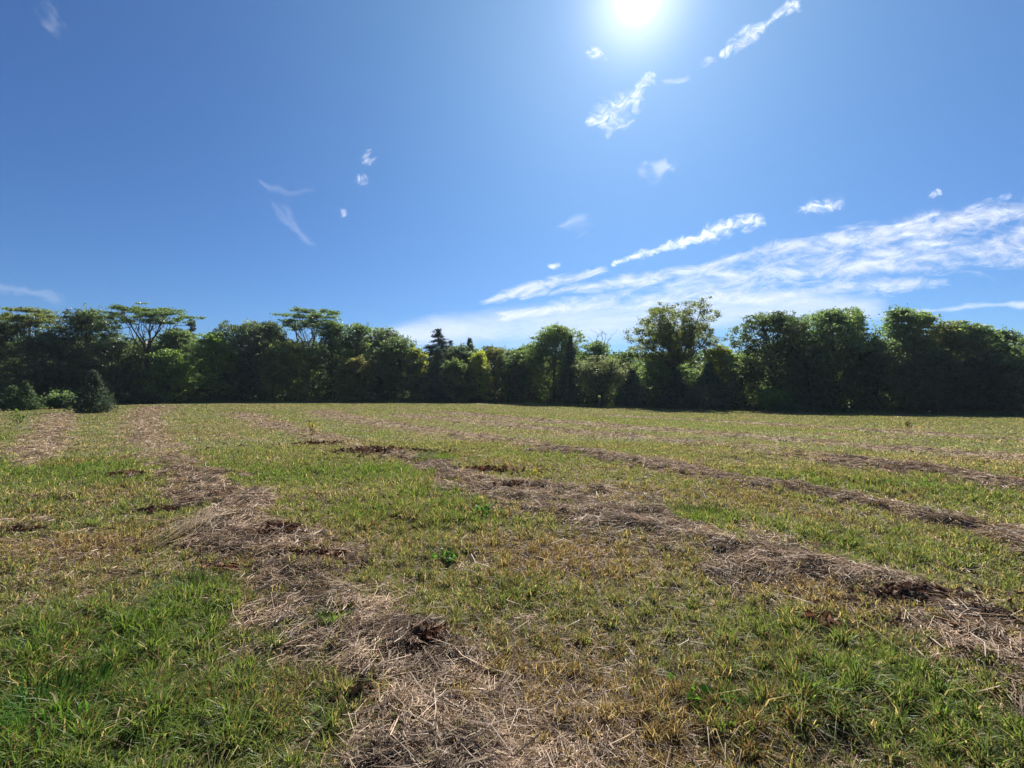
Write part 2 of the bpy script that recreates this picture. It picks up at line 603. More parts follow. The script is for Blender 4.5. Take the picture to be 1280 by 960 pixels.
def limb_tree(rng, root, H, W, tint, fork=.42, flat_top=True, n_limb=7, leaf=.24, dens=1.0, lean=0.0):
    """a tree that shows its forking limbs, with layers of foliage at their ends"""
    tr = Tubes(7)
    rad = .016 * H + .10
    fk = np.array([lean, 0, H * fork])
    tr.add(bend_line(rng, (0, 0, -.2), fk, 6, .012), np.linspace(rad * 1.2, rad * .75, 6))
    tr.build('trunk', M_BARK, root)
    tips = []
    for i in range(n_limb):
        u = (i + .5) / n_limb * 2 - 1
        th = i * 2.4 + rng.uniform(-.4, .4)
        reach = rng.uniform(.55, .95) if flat_top else rng.uniform(.35, .9)
        ex, ey = u * W * .46, math.sin(th) * W * .30
        if flat_top:
            ez = H * (rng.uniform(.86, .95) - .06 * abs(u))
        else:
            ez = H * (.985 - .30 * u * u - rng.uniform(0, .26) * (i % 2))
        end = np.array([ex + lean * 1.3, ey, ez])
        mid = fk + (end - fk) * .5 + np.array([0, 0, -.10 * H if not flat_top else -.06 * H]) * rng.uniform(-.2, 1)
        ln = np.array([fk, fk + (mid - fk) * .5 + rng.normal(size=3) * .02 * H, mid, mid + (end - mid) * .5 + rng.normal(size=3) * .025 * H, end])
        lb = Tubes(6)
        lb.add(ln, np.linspace(rad * .45, .03, 5))
        for j in range(12 if not flat_top else 8):
            s = rng.uniform(.35, 1)
            k = s * 4
            p0 = ln[int(min(k, 3))] + (ln[int(min(k, 3)) + 1] - ln[int(min(k, 3))]) * (k - int(min(k, 3)))
            if flat_top:
                q = p0 + np.array([rng.normal() * W * .13, rng.normal() * W * .11, 0])
                q[2] = max(min(H * (rng.uniform(.80, .985) - .12 * (abs(q[0]) / W)), H * .99), p0[2] + .1)
            else:
                q = p0 + np.array([rng.normal() * W * .10, rng.normal() * W * .10, rng.uniform(-.07, .12) * H])
                q[2] = min(q[2], H * .99)
            lb.add(bend_line(rng, p0, q, 4, .08), np.linspace(.05, .015, 4))
            tips.append(q)
        tips.append(end)
        lb.build('limb', M_BARK, root)
    tips = np.array(tips)
    P = []
    for q in tips:
        for _ in range(int(rng.integers(2, 5))):
            pr = rng.uniform(.18, .62) * (1.0 if flat_top else .9)
            k = int(150 * dens * pr ** 1.5)
            o = rng.normal(size=3) * np.array([.5, .5, .11 if flat_top else .42])
            v = rng.normal(size=(k, 3)) * .62
            P.append(q + o + v * np.array([pr * 1.25, pr * 1.1, pr * (.34 if flat_top else .9)]))
    P = np.concatenate(P)
    over = P[:, 2] > H
    P[over, 2] = H - rng.random(over.sum()) * .5
    V, Fq, c = leaf_quads(rng, P, leaf, tint, flat=.9)
    new_mesh('crown', V, [Fq], c, M_LEAF, False, root)


def conifer(rng, root, H, W, tint, low=.06, layers=None, fine=.24, droop=.38, dens=1.0):
    tb = Tubes(6)
    tb.add([(0, 0, -.2), (0, 0, H * .5), (0, 0, H * .985)], [.02 * H + .02, .012 * H, .012])
    P = []
    layers = layers or int(H * 2.0)
    for i in range(layers):
        h = low + (1 - low) * i / layers
        R = W * .5 * (1 - h) ** .85 * rng.uniform(.72, 1.15) + .08
        for b in range(int(rng.integers(5, 8))):
            th = rng.uniform(0, 2 * np.pi)
            Rb = R * rng.uniform(.45, 1.15)
            z0 = (h + rng.uniform(-.6, .6) * (1 - low) / layers) * H
            k = max(4, int(Rb * 15 * dens))
            s = rng.uniform(.12, 1, k) ** .8
            ax = np.stack([np.cos(th) * s * Rb, np.sin(th) * s * Rb, z0 - droop * Rb * s + .18 * Rb * s * s], -1)
            P.append(np.repeat(ax, 4, 0) + rng.normal(size=(k * 4, 3)) * np.array([.11, .11, .06]) * (1 + .05 * W))
            if Rb > .5:
                tb.add([(0, 0, z0), (np.cos(th) * Rb * .95, np.sin(th) * Rb * .95, z0 - droop * Rb * .8)], [.025, .008])
    P.append(np.array([0, 0, H * .93]) + rng.normal(size=(26, 3)) * np.array([.05, .05, .035 * H]))
    P = np.concatenate(P)
    P = P[(P[:, 2] < H) & (P[:, 2] > .05)]
    tb.build('trunk', M_BARK, root)
    V, Fq, c = leaf_quads(rng, P, fine, tint, droop=.35, spread=.35)
    new_mesh('crown', V, [Fq], c, M_NEEDLE, False, root)


def cedar(rng, root, H, W, tint, leaf=.20, dens=1.0):
    """a red cedar: a dense cone or column of fine upright sprays, green to the ground"""
    tb = Tubes(6)
    tb.add([(0, 0, -.2), (0, 0, H * .6), (0, 0, H * .97)], [.02 * H + .03, .012 * H, .01])
    n = int(150 * dens * max(W, 1.2) * max(H, 2) ** .8 / 2.2)
    h = rng.random(n) ** 1.15
    R = W * .60 * (1 - h) ** 1.2 * (1 - .55 * np.clip(.16 - h, 0, 1) / .16)
    th = rng.uniform(0, 2 * np.pi, n)
    R = R * (1 + .16 * np.sin(th * 3 + h * 9) + .12 * np.sin(th * 5 - h * 14)) * rng.uniform(.35, 1.08, n) ** .6 * np.where(rng.random(n) < .2, rng.uniform(1.1, 1.5, n), 1)
    sl = .10 * W + .12
    base = np.stack([np.cos(th) * R, np.sin(th) * R, h * max(H - 1.05 * sl, H * .6) + .05], -1)
    out = np.stack([np.cos(th) * .35, np.sin(th) * .35, np.full(n, .8)], -1)
    m = 6
    s = np.linspace(-.3, 1, m)[None, :, None]
    P = base[:, None] + out[:, None] * s * sl * rng.uniform(.5, 1.4, (n, 1, 1)) + rng.normal(size=(n, m, 3)) * .07
    for i in rng.integers(0, n, 26):
        tb.add([(0, 0, base[i, 2] * .8), base[i]], [.025, .008])
    tb.build('trunk', M_BARK, root)
    P = P.reshape(-1, 3)
    k = int(70 * dens ** .5)
    u = rng.random(k) ** .8
    tip = np.stack([np.zeros(k), np.zeros(k), H * (.78 + .215 * u)], -1) + rng.normal(size=(k, 3)) * np.array([1, 1, .3]) * (.055 * W * (1 - u) + .03)[:, None]
    P = np.concatenate([P, tip])
    P = P[(P[:, 2] < H) & (P[:, 2] > .03)]
    V, Fq, c = leaf_quads(rng, P, leaf, tint, droop=-.3, spread=.35, flat=.1)
    new_mesh('crown', V, [Fq], c, M_NEEDLE, False, root)


def snag(rng, root, H, W):
    tb = Tubes(6)
    fk = np.array([0, 0, H * .66])
    tb.add(bend_line(rng, (0, 0, -.2), fk, 5, .012), np.linspace(.17, .11, 5))
    tb.build('trunk', M_BARE, root)
    for i in range(5):
        u = (i / 4.0) * 2 - 1
        end = np.array([u * W * .5, rng.normal() * W * .2, H * (rng.uniform(.84, 1.0) if i in (1, 2) else rng.uniform(.74, .92))])
        ln = bend_line(rng, fk - np.array([0, 0, rng.uniform(0, .08) * H]), end, 6, .05, -.06)
        b = Tubes(5)
        b.add(ln, np.linspace(.085, .022, 6))
        for j in range(6):
            p0 = ln[int(rng.integers(2, 6))]
            b.add(bend_line(rng, p0, p0 + np.array([rng.normal() * .7, rng.normal() * .5, rng.uniform(.1, 1.1)]), 4, .1), np.linspace(.035, .014, 4))
        b.build('branch', M_BARE, root)


def treeline(px):
    return float(np.interp(px, [-300, 0, 300, 620, 660, 800, 960, 1280, 1600], [66, 72, 78, 88, 86, 75, 67, 59, 54]))


TREES = [
    # kind, px, depth offset, top py, width px, tint, label
    ('umbrella', 40, 3, 385, 88, 'olive', 'tall flat-topped tree with bare forking limbs at the far left end of the wood'),
    ('broad', -14, 0, 402, 66, 'dark', 'dark bushy tree cut off by the left edge of the photo'),
    ('broad', 58, 1, 420, 66, 'dark', 'low dark round tree beneath the leftmost flat-topped tree'),
    ('broad', 110, 2, 389, 70, 'dark', 'dense dark tree filling the gap between the two leftmost flat-topped trees'),
    ('umbrella', 181, 3, 377, 84, 'mid', 'flat-topped tree with a dark leaning trunk, second flat-topped tree from the left'),
    ('broad', 150, 0, 428, 62, 'dark', 'low dark tree directly behind the lone conical cedar bush'),
    ('broad', 208, -1, 436, 44, 'bright', 'small yellow-green tree hanging with vines below the second flat-topped tree'),
    ('broad', 224, 3, 411, 56, 'mid', 'mid green tree right of the trunk of the second flat-topped tree'),
    ('conifer', 238, 7, 394, 36, 'spruce', 'thin pointed conifer tip poking up between the second and third flat-topped trees'),
    ('broad', 262, 1, 415, 46, 'bright', 'bright yellow-green round tree just right of the thin conifer tip'),
    ('broad', 312, 1, 403, 74, 'gray', 'wide grey-green tree left of the third flat-topped tree'),
    ('broad', 341, 4, 402, 40, 'mid', 'narrow tree touching the left side of the third flat-topped crown'),
    ('umbrella', 392, 3, 385, 82, 'mid', 'umbrella-shaped tree with a Y of dark limbs, rightmost of the flat-topped trees'),
    ('broad', 362, 0, 426, 58, 'olive', 'olive green tree below the left half of the umbrella-shaped tree'),
    ('broad', 414, 2, 404, 44, 'mid', 'mid green tree tucked under the right half of the umbrella-shaped tree'),
    ('broad', 441, 1, 405, 40, 'light', 'light green sunlit tree right of the umbrella-shaped tree'),
    ('broad', 444, -3, 447, 36, 'autumn', 'small tree with yellow-brown early autumn leaves below the sunlit light green tree'),
    ('broad', 472, 2, 408, 48, 'gray', 'grey-green tree whose top steps down towards the middle of the wood'),
    ('broad', 503, 1, 423, 50, 'dark', 'dark round tree left of the small yellow tree and tall spruce'),
    ('broad', 488, 3, 418, 44, 'mid', 'mid green tree behind the shoulder where the tree line steps down to the spruces'),
    ('broad', 574, 3, 433, 48, 'gray', 'grey-green tree filling the space behind the two tallest spruce tips'),
    ('broad', 646, 4, 436, 44, 'mid', 'mid green tree just beyond the lowest dip of the tree line'),
    ('broad', 525, -1, 436, 24, 'yellow', 'slim bright yellow-green tree left of the tall spruce'),
    ('conifer', 547, 5, 409, 78, 'spruce', 'tall layered spruce standing above the middle of the tree line'),
    ('cedar', 548, -1, 434, 54, 'cedar', 'dark cone-shaped cedar in front of the tall layered spruce'),
    ('conifer', 563, 7, 424, 56, 'spruce', 'small spruce tip just right of the tall layered spruce'),
    ('broad', 572, -2, 451, 32, 'light', 'light green low tree between the dark cone-shaped cedar and the yellow tree'),
    ('cedar', 587, 4, 422, 42, 'spruce', 'bluish narrow evergreen between the spruces and the yellow tree'),
    ('broad', 600, -1, 441, 26, 'yellow', 'yellow-leaved small tree at the low middle of the tree line'),
    ('broad', 620, 3, 433, 44, 'brown', 'round brownish olive tree behind the yellow-leaved small tree'),
    ('broad', 641, 1, 443, 34, 'dark', 'short dark tree in the lowest dip of the tree line'),
    ('broad', 661, 1, 429, 42, 'mid', 'mid green tree where the tree line rises right of the dip'),
    ('broad', 692, 2, 407, 60, 'light', 'tall light green tree left of the bare dead tree'),
    ('cedar', 713, -1, 418, 36, 'cedar', 'dark pointed cedar leaning against the tall light green tree'),
    ('snag', 752, 3, 406, 24, None, 'leafless dead tree with pale bare branches above the middle of the wood'),
    ('broad', 744, 2, 427, 44, 'mid', 'mid green tree around the foot of the bare dead tree'),
    ('layered', 752, -3, 445, 66, 'pale', 'pale spreading tree with layered boughs below the bare dead tree'),
    ('broad', 782, 3, 440, 30, 'light', 'small green tree squeezed left of the tall open tree'),
    ('cedar', 790, -2, 458, 52, 'cedar', 'broad dark cedar at the left foot of the tall open tree'),
    ('open', 836, 2, 380, 112, 'olive', 'tall open tree with many visible rising limbs right of centre'),
    ('broad', 832, 1, 440, 66, 'mid', 'lower bushy tree hiding the trunk of the tall open tree'),
    ('cedar', 846, -1, 462, 54, 'cedar', 'dark low cedar beneath the tall open tree'),
    ('snag', 893, 4, 428, 16, None, 'small bare twiggy dead tree right of the tall open tree'),
    ('cedar', 886, -2, 452, 60, 'cedar', 'wide dark cedar standing right of the tall open tree'),
    ('broad', 907, 3, 433, 40, 'yellow', 'bright yellow-green tree in the gap before the big right-hand trees'),
    ('broad', 930, 0, 440, 46, 'light', 'light green tree at the left foot of the big right-hand trees'),
    ('broad', 962, 1, 391, 70, 'dark', 'big dark leafy tree, first of the big right-hand trees'),
    ('broad', 1002, 3, 395, 44, 'dark', 'dark tree peeking between the two biggest right-hand crowns'),
    ('broad', 1044, 1, 385, 86, 'mid', 'biggest dark green tree of the right-hand wood, left of the notch'),
    ('broad', 1066, 3, 388, 26, 'mid', 'leafy tree forming the left edge of the notch in the right-hand wood'),
    ('broad', 1125, 1, 384, 52, 'mid', 'tall tree forming the right edge of the notch in the right-hand wood'),
    ('broad', 1150, 2, 391, 44, 'olive', 'olive tree with feathery top right of the notch'),
    ('broad', 1186, 1, 402, 58, 'olive', 'olive green spreading tree on the long right-hand slope of crowns'),
    ('broad', 1224, 2, 406, 52, 'mid', 'mid green tree second from the right edge of the photo'),
    ('broad', 1254, 1, 412, 46, 'mid', 'rounded green tree close to the right edge of the photo'),
    ('broad', 1292, 1, 420, 60, 'mid', 'green tree cut off by the right edge of the photo'),
    ('broad', 1012, -1, 432, 60, 'dark', 'low dark tree in front of the two biggest right-hand crowns'),
    ('broad', 1096, -1, 425, 70, 'dark', 'low dark tree standing below the notch in the right-hand wood'),
    ('broad', 1168, -1, 440, 60, 'dark', 'low dark tree in front of the olive trees on the right'),
    ('broad', 1238, -1, 442, 64, 'dark', 'low dark tree near the right edge in front of taller green trees'),
    ('broad', 966, -3, 486, 32, 'bright', 'bright green sapling at the foot of the first big right-hand tree'),
    ('broad', 1360, 1, 410, 90, 'mid', 'leafy tree beyond the right edge of the photo'),
    ('broad', -90, 1, 405, 90, 'mid', 'leafy tree beyond the left edge of the photo'),
]

KNAME = {'umbrella': 'flat_topped_tree', 'broad': 'broadleaf_tree', 'conifer': 'spruce_tree', 'cedar': 'cedar_tree', 'snag': 'dead_tree', 'open': 'open_crowned_tree', 'layered': 'broadleaf_tree'}


def place(px, top, Y, wpx):
    x = (px - 640.0) / F * Y
    d = ray(px, top)
    H = CAM_Z + d[2] / d[1] * Y - float(zg(x, Y))
    return x, H, wpx / F * Y


for i, (kind, px, off, top, wpx, tint, label) in enumerate(TREES):
    rng = np.random.default_rng(100 + i * 7)
    Y = treeline(px) + off * 1.3 + (1.6 * math.sin(i * 2.7) if off >= 0 else 0)
    x, H, W = place(px, top, Y, wpx)
    root = tree_root(KNAME[kind], x, Y, label, 'dead tree' if kind == 'snag' else 'tree', G_WOOD)
    t = TINTS.get(tint)
    if kind == 'broad':
        broad_tree(rng, root, H, W * 1.32, t, low=.06 if top > 430 else (.13 + .09 * math.sin(i * 5.1) ** 2), dens=1.0 if W > 5 else 1.4)
    elif kind == 'umbrella':
        limb_tree(rng, root, H, W, t, fork=.50, flat_top=True, n_limb=8, lean=rng.normal() * .8, dens=1.5)
    elif kind == 'open':
        limb_tree(rng, root, H, W, t, fork=.40, flat_top=False, n_limb=15, dens=2.1, lean=.8)
    elif kind == 'conifer':
        conifer(rng, root, H, W * 1.55, t)
    elif kind == 'cedar':
        cedar(rng, root, H, W, t)
    elif kind == 'snag':
        snag(rng, root, H, W)
    elif kind == 'layered':
        limb_tree(rng, root, H, W, t, fork=.22, flat_top=False, n_limb=11, dens=.9)


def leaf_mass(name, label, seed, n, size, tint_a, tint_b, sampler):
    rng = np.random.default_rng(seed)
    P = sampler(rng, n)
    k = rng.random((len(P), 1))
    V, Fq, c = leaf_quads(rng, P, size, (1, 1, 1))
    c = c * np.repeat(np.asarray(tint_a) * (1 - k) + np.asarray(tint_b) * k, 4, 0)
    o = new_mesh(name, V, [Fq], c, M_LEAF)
    return tag(o, label, None, None, 'stuff')


TL_PX = [-300, 0, 300, 620, 660, 800, 960, 1280, 1600]
TL_Y = [66, 72, 78, 88, 86, 75, 67, 59, 54]
SK_PX = [-300, 0, 60, 110, 180, 240, 300, 400, 470, 500, 560, 620, 645, 690, 720, 770, 840, 880, 915, 960, 1050, 1088, 1130, 1200, 1280, 1600]
SK_PY = [424, 418, 422, 412, 418, 428, 422, 420, 426, 438, 444, 450, 456, 432, 436, 450, 440, 452, 460, 418, 408, 436, 410, 424, 430, 430]


def wood_sampler(rng, n, d0=9, d1=34, topm=0.0):
    px = rng.uniform(-300, 1600, n)
    Y = np.interp(px, TL_PX, TL_Y) + rng.uniform(d0, d1, n)
    X = (px - 640) / F * np.interp(px, TL_PX, TL_Y) * (1 + (Y - np.interp(px, TL_PX, TL_Y)) / 80.0)
    pxx = 640 + X / Y * F
    top = np.interp(pxx, SK_PX, SK_PY)
    cell = np.floor(X / 4.5)
    top = top + 14 * np.abs(((X / 4.5) - cell) * 2 - 1) ** 2 + 16 * hash2(cell, np.floor(Y / 7), 3)
    H = CAM_Z + (492 - top) / F * Y - zg(X, Y)
    u = rng.random(n)
    z = H * (1 - u ** 1.05 * .99)
    z += rng.normal(size=n) * .2
    return np.stack([X, Y, np.maximum(z, .1) + zg(X, Y)], -1)


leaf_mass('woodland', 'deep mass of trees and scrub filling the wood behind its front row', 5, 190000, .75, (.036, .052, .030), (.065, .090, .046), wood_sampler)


def scrub_sampler(rng, n):
    px = rng.uniform(-300, 1600, n)
    L = np.interp(px, TL_PX, TL_Y)
    Y = L + rng.uniform(-2.0, 9, n)
    X = (px - 640) / F * L
    hmax = .4 + 2.8 * fbm(X * .35, Y * .35, 3, 44) ** 1.2 * sstep(-3, 2.5, Y - L)
    z = rng.random(n) ** .8 * hmax
    return np.stack([X, Y, zg(X, Y) + z], -1)


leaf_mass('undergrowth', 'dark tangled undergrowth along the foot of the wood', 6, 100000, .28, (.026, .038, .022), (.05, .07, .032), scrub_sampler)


def far_sampler(rng, n):
    X = rng.uniform(-190, 190, n)
    Y = rng.uniform(165, 215, n)
    top = 13 + 5 * fbm(X * .08, Y * .08, 3, 8) + 2.5 * hash2(np.floor(X / 6), np.floor(Y / 12), 5)
    z = top * (1 - rng.random(n) ** 1.4)
    return np.stack([X, Y, z], -1)


leaf_mass('distant_trees', 'far-off wooded rise seen through the dip in the tree line', 7, 40000, 1.5, (.035, .055, .026), (.06, .085, .036), far_sampler)


# bushes standing out in the field before the wood, at the left
def at_base(px, py):
    x, y = gp(px, py)
    return x, y


def bush(kind, px, base, top, wpx, tint, name, label, seed, leaf=.16, dens=1.3):
    rng = np.random.default_rng(seed)
    x, y = gp(px, base)
    y = min(y, treeline(px) - (3 if px < 600 else 5))
    x, H, W = place(px, top, y, wpx)
    root = tree_root(name, x, y, label, 'bush', None)
    if kind == 'cedar':
        cedar(rng, root, H, W * 1.1, TINTS[tint], leaf=leaf, dens=dens)
    else:
        broad_tree(rng, root, H, W, TINTS[tint], low=.05, n_lobes=14, leaf=leaf, dens=dens)


bush('cedar', 117, 516, 463, 38, 'cedar', 'cedar_bush', 'lone dark conical cedar bush standing out in the mown field', 901, .15, 2.1)
bush('cedar', 32, 513, 476, 25, 'mid', 'cedar_bush', 'dull green bushy young cedar at the left edge of the field', 902, .17, 1.7)
bush('cedar', 16, 513, 482, 24, 'mid', 'cedar_bush', 'smaller young cedar pressed against its bigger neighbour at the left edge', 903, .17, 1.7)
bush('broad', 76, 511, 493, 34, 'mid', 'shrub', 'low rounded leafy green shrub between the young cedars and the lone cedar bush', 904, .16, 2.0)
bush('broad', 985, 512, 503, 40, 'mid', 'shrub', 'low green shrub at the shaded foot of the right-hand wood', 905, .16, 1.6)


# ------------------------------------------------------------------ haze volume, added to lift the darkest tones of the wood
def build_haze():
    bm = bmesh.new()
    bmesh.ops.create_cube(bm, size=1.0)
    me = bpy.data.meshes.new('haze')
    for v in bm.verts:
        v.co = (v.co.x * 6400, v.co.y * 6400, -6.0 if v.co.z < 0 else 26.0)
    bm.to_mesh(me)
    bm.free()
    m, n, l = material('haze')
    out = N(n, 'ShaderNodeOutputMaterial')
    vol = N(n, 'ShaderNodeVolumePrincipled')
    vol.inputs['Color'].default_value = (.70, .85, 1.0, 1)
    vol.inputs['Density'].default_value = .00013
    vol.inputs['Anisotropy'].default_value = .25
    l.new(vol.outputs[0], out.inputs['Volume'])
    me.materials.append(m)
    o = bpy.data.objects.new('haze', me)
    COL.objects.link(o)
    tag(o, 'thin bluish haze added over the field to lift the dark wood', None, None, 'stuff')


build_haze()


# ------------------------------------------------------------------ clouds
def cloud_material(name, scale, detail, lo, hi, dens, stretch=(1, 1, 1), rough=.6, distort=.4, white=(.8, .8, .8)):
    m, n, l = material(name)
    out = N(n, 'ShaderNodeOutputMaterial')
    uv = N(n, 'ShaderNodeAttribute', attribute_name='flow')
    fa = N(n, 'ShaderNodeAttribute', attribute_name='edge')
    mp = N(n, 'ShaderNodeMapping')
    mp.inputs['Scale'].default_value = stretch
    l.new(uv.outputs['Vector'], mp.inputs[0])
    nz = N(n, 'ShaderNodeTexNoise')
    nz.inputs['Scale'].default_value = scale
    nz.inputs['Detail'].default_value = detail
    nz.inputs['Roughness'].default_value = rough
    nz.inputs['Distortion'].default_value = distort
    l.new(mp.outputs[0], nz.inputs['Vector'])
    a1 = N(n, 'ShaderNodeMath', operation='ADD')
    ct = N(n, 'ShaderNodeMapRange', clamp=False)
    ct.inputs[1].default_value = .25
    ct.inputs[2].default_value = .75
    ct.inputs[3].default_value = -.1
    ct.inputs[4].default_value = 1.1
    l.new(nz.outputs[0], ct.inputs[0])
    l.new(ct.outputs[0], a1.inputs[0])
    l.new(fa.outputs['Fac'], a1.inputs[1])
    mr = N(n, 'ShaderNodeMapRange', interpolation_type='SMOOTHSTEP')
    mr.inputs[1].default_value = lo
    mr.inputs[2].default_value = hi
    mr.inputs[3].default_value = 0
    mr.inputs[4].default_value = dens
    l.new(a1.outputs[0], mr.inputs[0])
    dif = N(n, 'ShaderNodeBsdfDiffuse')
    dif.inputs['Color'].default_value = (.9, .9, .9, 1)
    trn = N(n, 'ShaderNodeBsdfTranslucent')
    trn.inputs['Color'].default_value = (*white, 1)
    mx = N(n, 'ShaderNodeMixShader')
    mx.inputs[0].default_value = .85
    l.new(dif.outputs[0], mx.inputs[1])
    l.new(trn.outputs[0], mx.inputs[2])
    tp = N(n, 'ShaderNodeBsdfTransparent')
    m2 = N(n, 'ShaderNodeMixShader')
    l.new(mr.outputs[0], m2.inputs[0])
    l.new(tp.outputs[0], m2.inputs[1])
    l.new(mx.outputs[0], m2.inputs[2])
    l.new(m2.outputs[0], out.inputs['Surface'])
    return m


MC_PUFF = cloud_material('puffy_cloud', 1.7, 10, .48, 1.95, 1.0, (.8, 1.2, 1), .66, .8)
MC_WISP = cloud_material('wispy_cloud', 1.0, 9, .45, 1.9, .42, (.40, 1.3, 1), .66, .9, (.7, .7, .7))
MC_FAINT = cloud_material('faint_cloud', 1.0, 8, .45, 1.9, .15, (.28, 1.5, 1), .62, .7, (.7, .7, .7))
MC_VEIL = cloud_material('cloud_veil', 1.0, 8, .25, 2.0, .75, (.22, 1.0, 1), .60, .5, (.50, .53, .60))
MC_BANK = cloud_material('banked_cloud', 1.25, 10, .62, 1.62, .70, (.50, 1.4, 1), .66, .5, (.56, .575, .61))


def cloud(label, spine, alt, mat, seed, unit=30.0, undul=60.0, na=22, peak=.5):
    """a sheet of cloud at its own height; spine: (px, py, half width px) points the sheet follows"""
    sp = np.array(spine, float)
    sp[:, 2] *= 1.75 if mat is MC_PUFF else 1.35
    seg = np.r_[0, np.cumsum(np.hypot(np.diff(sp[:, 0]), np.diff(sp[:, 1])))]
    k = max(16, int(seg[-1] / 6))
    s = np.linspace(0, seg[-1], k)
    cx, cy, hw = (np.interp(s, seg, sp[:, c]) for c in range(3))
    loose = 0.0 if mat in (MC_BANK, MC_VEIL) else 1.0
    wob = fbm(s / 26.0 + seed * 3.1, np.full(k, seed * 1.7), 3, seed) - .5
    hw = hw * np.clip(1 + 1.5 * loose * (fbm(s / 15.0 + seed, np.full(k, seed * 5.3), 3, seed + 9) - .5), .35, 1.7)
    tx, ty = np.gradient(cx), np.gradient(cy)
    cy = cy + wob * np.minimum(hw, 14) * 1.2 * loose
    L = np.hypot(tx, ty)
    nx, ny = -ty / L, tx / L
    t = np.linspace(-1, 1, na)
    PX = cx[:, None] + nx[:, None] * hw[:, None] * t
    PY = cy[:, None] + ny[:, None] * hw[:, None] * t
    V = np.empty((k, na, 3))
    e = np.empty((k, na))
    for i in range(k):
        for j in range(na):
            d = ray(PX[i, j], min(PY[i, j], 484.0))
            zz = alt + undul * (fbm(np.array([PX[i, j] / 25.]), np.array([PY[i, j] / 12.]), 3, seed)[0] - .5)
            V[i, j] = d / d[2] * (zz - CAM_Z) + np.array([0, 0, CAM_Z])
    end = np.minimum(1, np.minimum(s, seg[-1] - s) / (np.maximum(hw, 6) * (1.0 if mat is MC_PUFF else 2.2)))
    e[:] = peak * (1.0 - 1.9 * np.maximum(np.abs(t)[None, :] ** 1.6, (1 - np.clip(end, 0, 1))[:, None] ** 1.5))
    flow = np.stack([np.broadcast_to(s[:, None] / unit, (k, na)), hw[:, None] * t[None, :] / unit, np.full((k, na), seed * 7.7)], -1)
    i, j = np.meshgrid(np.arange(k - 1), np.arange(na - 1), indexing='ij')
    a = i * na + j
    q = np.stack([a, a + 1, a + na + 1, a + na], -1).reshape(-1, 4)
    o = new_mesh('cloud', V.reshape(-1, 3), [q], None, mat, True, None, {'edge': e.ravel(), 'flow': flow.reshape(-1, 3)})
    tag(o, label, 'cloud', 'clouds in the blue sky')
    return o


cloud('largest bright puffy cloud below the sun, fraying out to upper right', [(722, 153, 5), (742, 148, 15), (765, 142, 19), (788, 134, 15), (800, 116, 10), (811, 98, 9), (820, 84, 4)], 2400, MC_PUFF, 1, 26)
cloud('tiny white puff of cloud left of the sun', [(731, 72, 4), (745, 68, 8), (760, 64, 6)], 2400, MC_PUFF, 2, 22)
cloud('long ragged white cloud right of the sun', [(898, 74, 5), (915, 62, 11), (940, 44, 12), (966, 26, 9), (980, 14, 8), (1004, 8, 6)], 2500, MC_PUFF, 3, 24)
cloud('faint shred of cloud below the long ragged cloud', [(870, 84, 4), (886, 78, 8), (900, 72, 4)], 2500, MC_WISP, 4, 24, peak=.8)
cloud('thin shred of cloud right of the puffy cloud under the sun', [(822, 102, 3), (845, 100, 5), (870, 96, 3)], 2500, MC_WISP, 5, 24, peak=.7)
cloud('soft feathery wisp of cloud under the puffy cloud', [(786, 214, 10), (815, 210, 20), (838, 198, 16), (852, 186, 8)], 5000, MC_WISP, 6, 26, peak=.8)
cloud('soft grey-white wisp of cloud above the tree with bare limbs', [(692, 295, 8), (722, 286, 15), (752, 280, 9)], 5000, MC_WISP, 7, 26, peak=.9)
cloud('small white puff above two tiny puffs left of centre', [(448, 200, 3), (460, 197, 8), (473, 195, 6)], 2600, MC_PUFF, 8, 22)
cloud('small upright white puff left of centre', [(452, 213, 5), (453, 225, 8), (457, 238, 7)], 2600, MC_PUFF, 9, 22)
cloud('tiniest round white puff left of centre', [(421, 267, 4), (429, 266, 6), (437, 265, 4)], 2600, MC_PUFF, 10, 18)
cloud('short row of little puffs above the right end of the cloud bank', [(992, 268, 3), (1015, 259, 8), (1040, 253, 8), (1060, 250, 4)], 2800, MC_PUFF, 11, 22)
cloud('speck of cloud high above the cloud bank at right', [(1158, 246, 3), (1168, 243, 5), (1180, 242, 3)], 2800, MC_PUFF, 12, 20)
cloud('thin slanting streak of white cloud in the blue at left', [(334, 248, 4), (352, 264, 9), (374, 288, 11), (398, 316, 8)], 7000, MC_FAINT, 13, 26, peak=.85)
cloud('faint feathered streak crossing the slanting streak at left', [(316, 222, 4), (340, 236, 8), (362, 243, 6), (402, 236, 4)], 7000, MC_FAINT, 14, 26, peak=.7)
cloud('hazy streak of cloud at the top left corner', [(38, -6, 14), (56, 20, 14), (72, 40, 12), (86, 54, 8)], 7000, MC_FAINT, 15, 30, peak=.75)
cloud('pale pinkish streak of cloud above the leftmost trees', [(-60, 350, 8), (-10, 354, 9), (40, 366, 9), (96, 378, 9)], 7000, MC_FAINT, 16, 34, peak=.85)
cloud('beaded row of white puffs pointing up right above the cloud bank', [(760, 332, 3), (800, 320, 5), (830, 310, 6), (875, 297, 8), (920, 284, 10), (962, 276, 8)], 3000, MC_PUFF, 17, 20, 40, 26, .62)
cloud('thin white tail of cloud trailing down left from the beaded row of puffs', [(590, 384, 4), (630, 370, 10), (672, 357, 11), (720, 346, 9), (770, 331, 6)], 3100, MC_BANK, 23, 22, 40, 26, .75)
cloud('upper white rim of the cloud bank, sweeping up to the right edge', [(640, 374, 5), (720, 360, 9), (796, 350, 13), (875, 337, 14), (925, 324, 15), (987, 310, 18), (1066, 297, 20), (1179, 277, 22), (1290, 258, 24), (1400, 240, 22)], 3600, MC_BANK, 18, 26, 160, 40, .70)
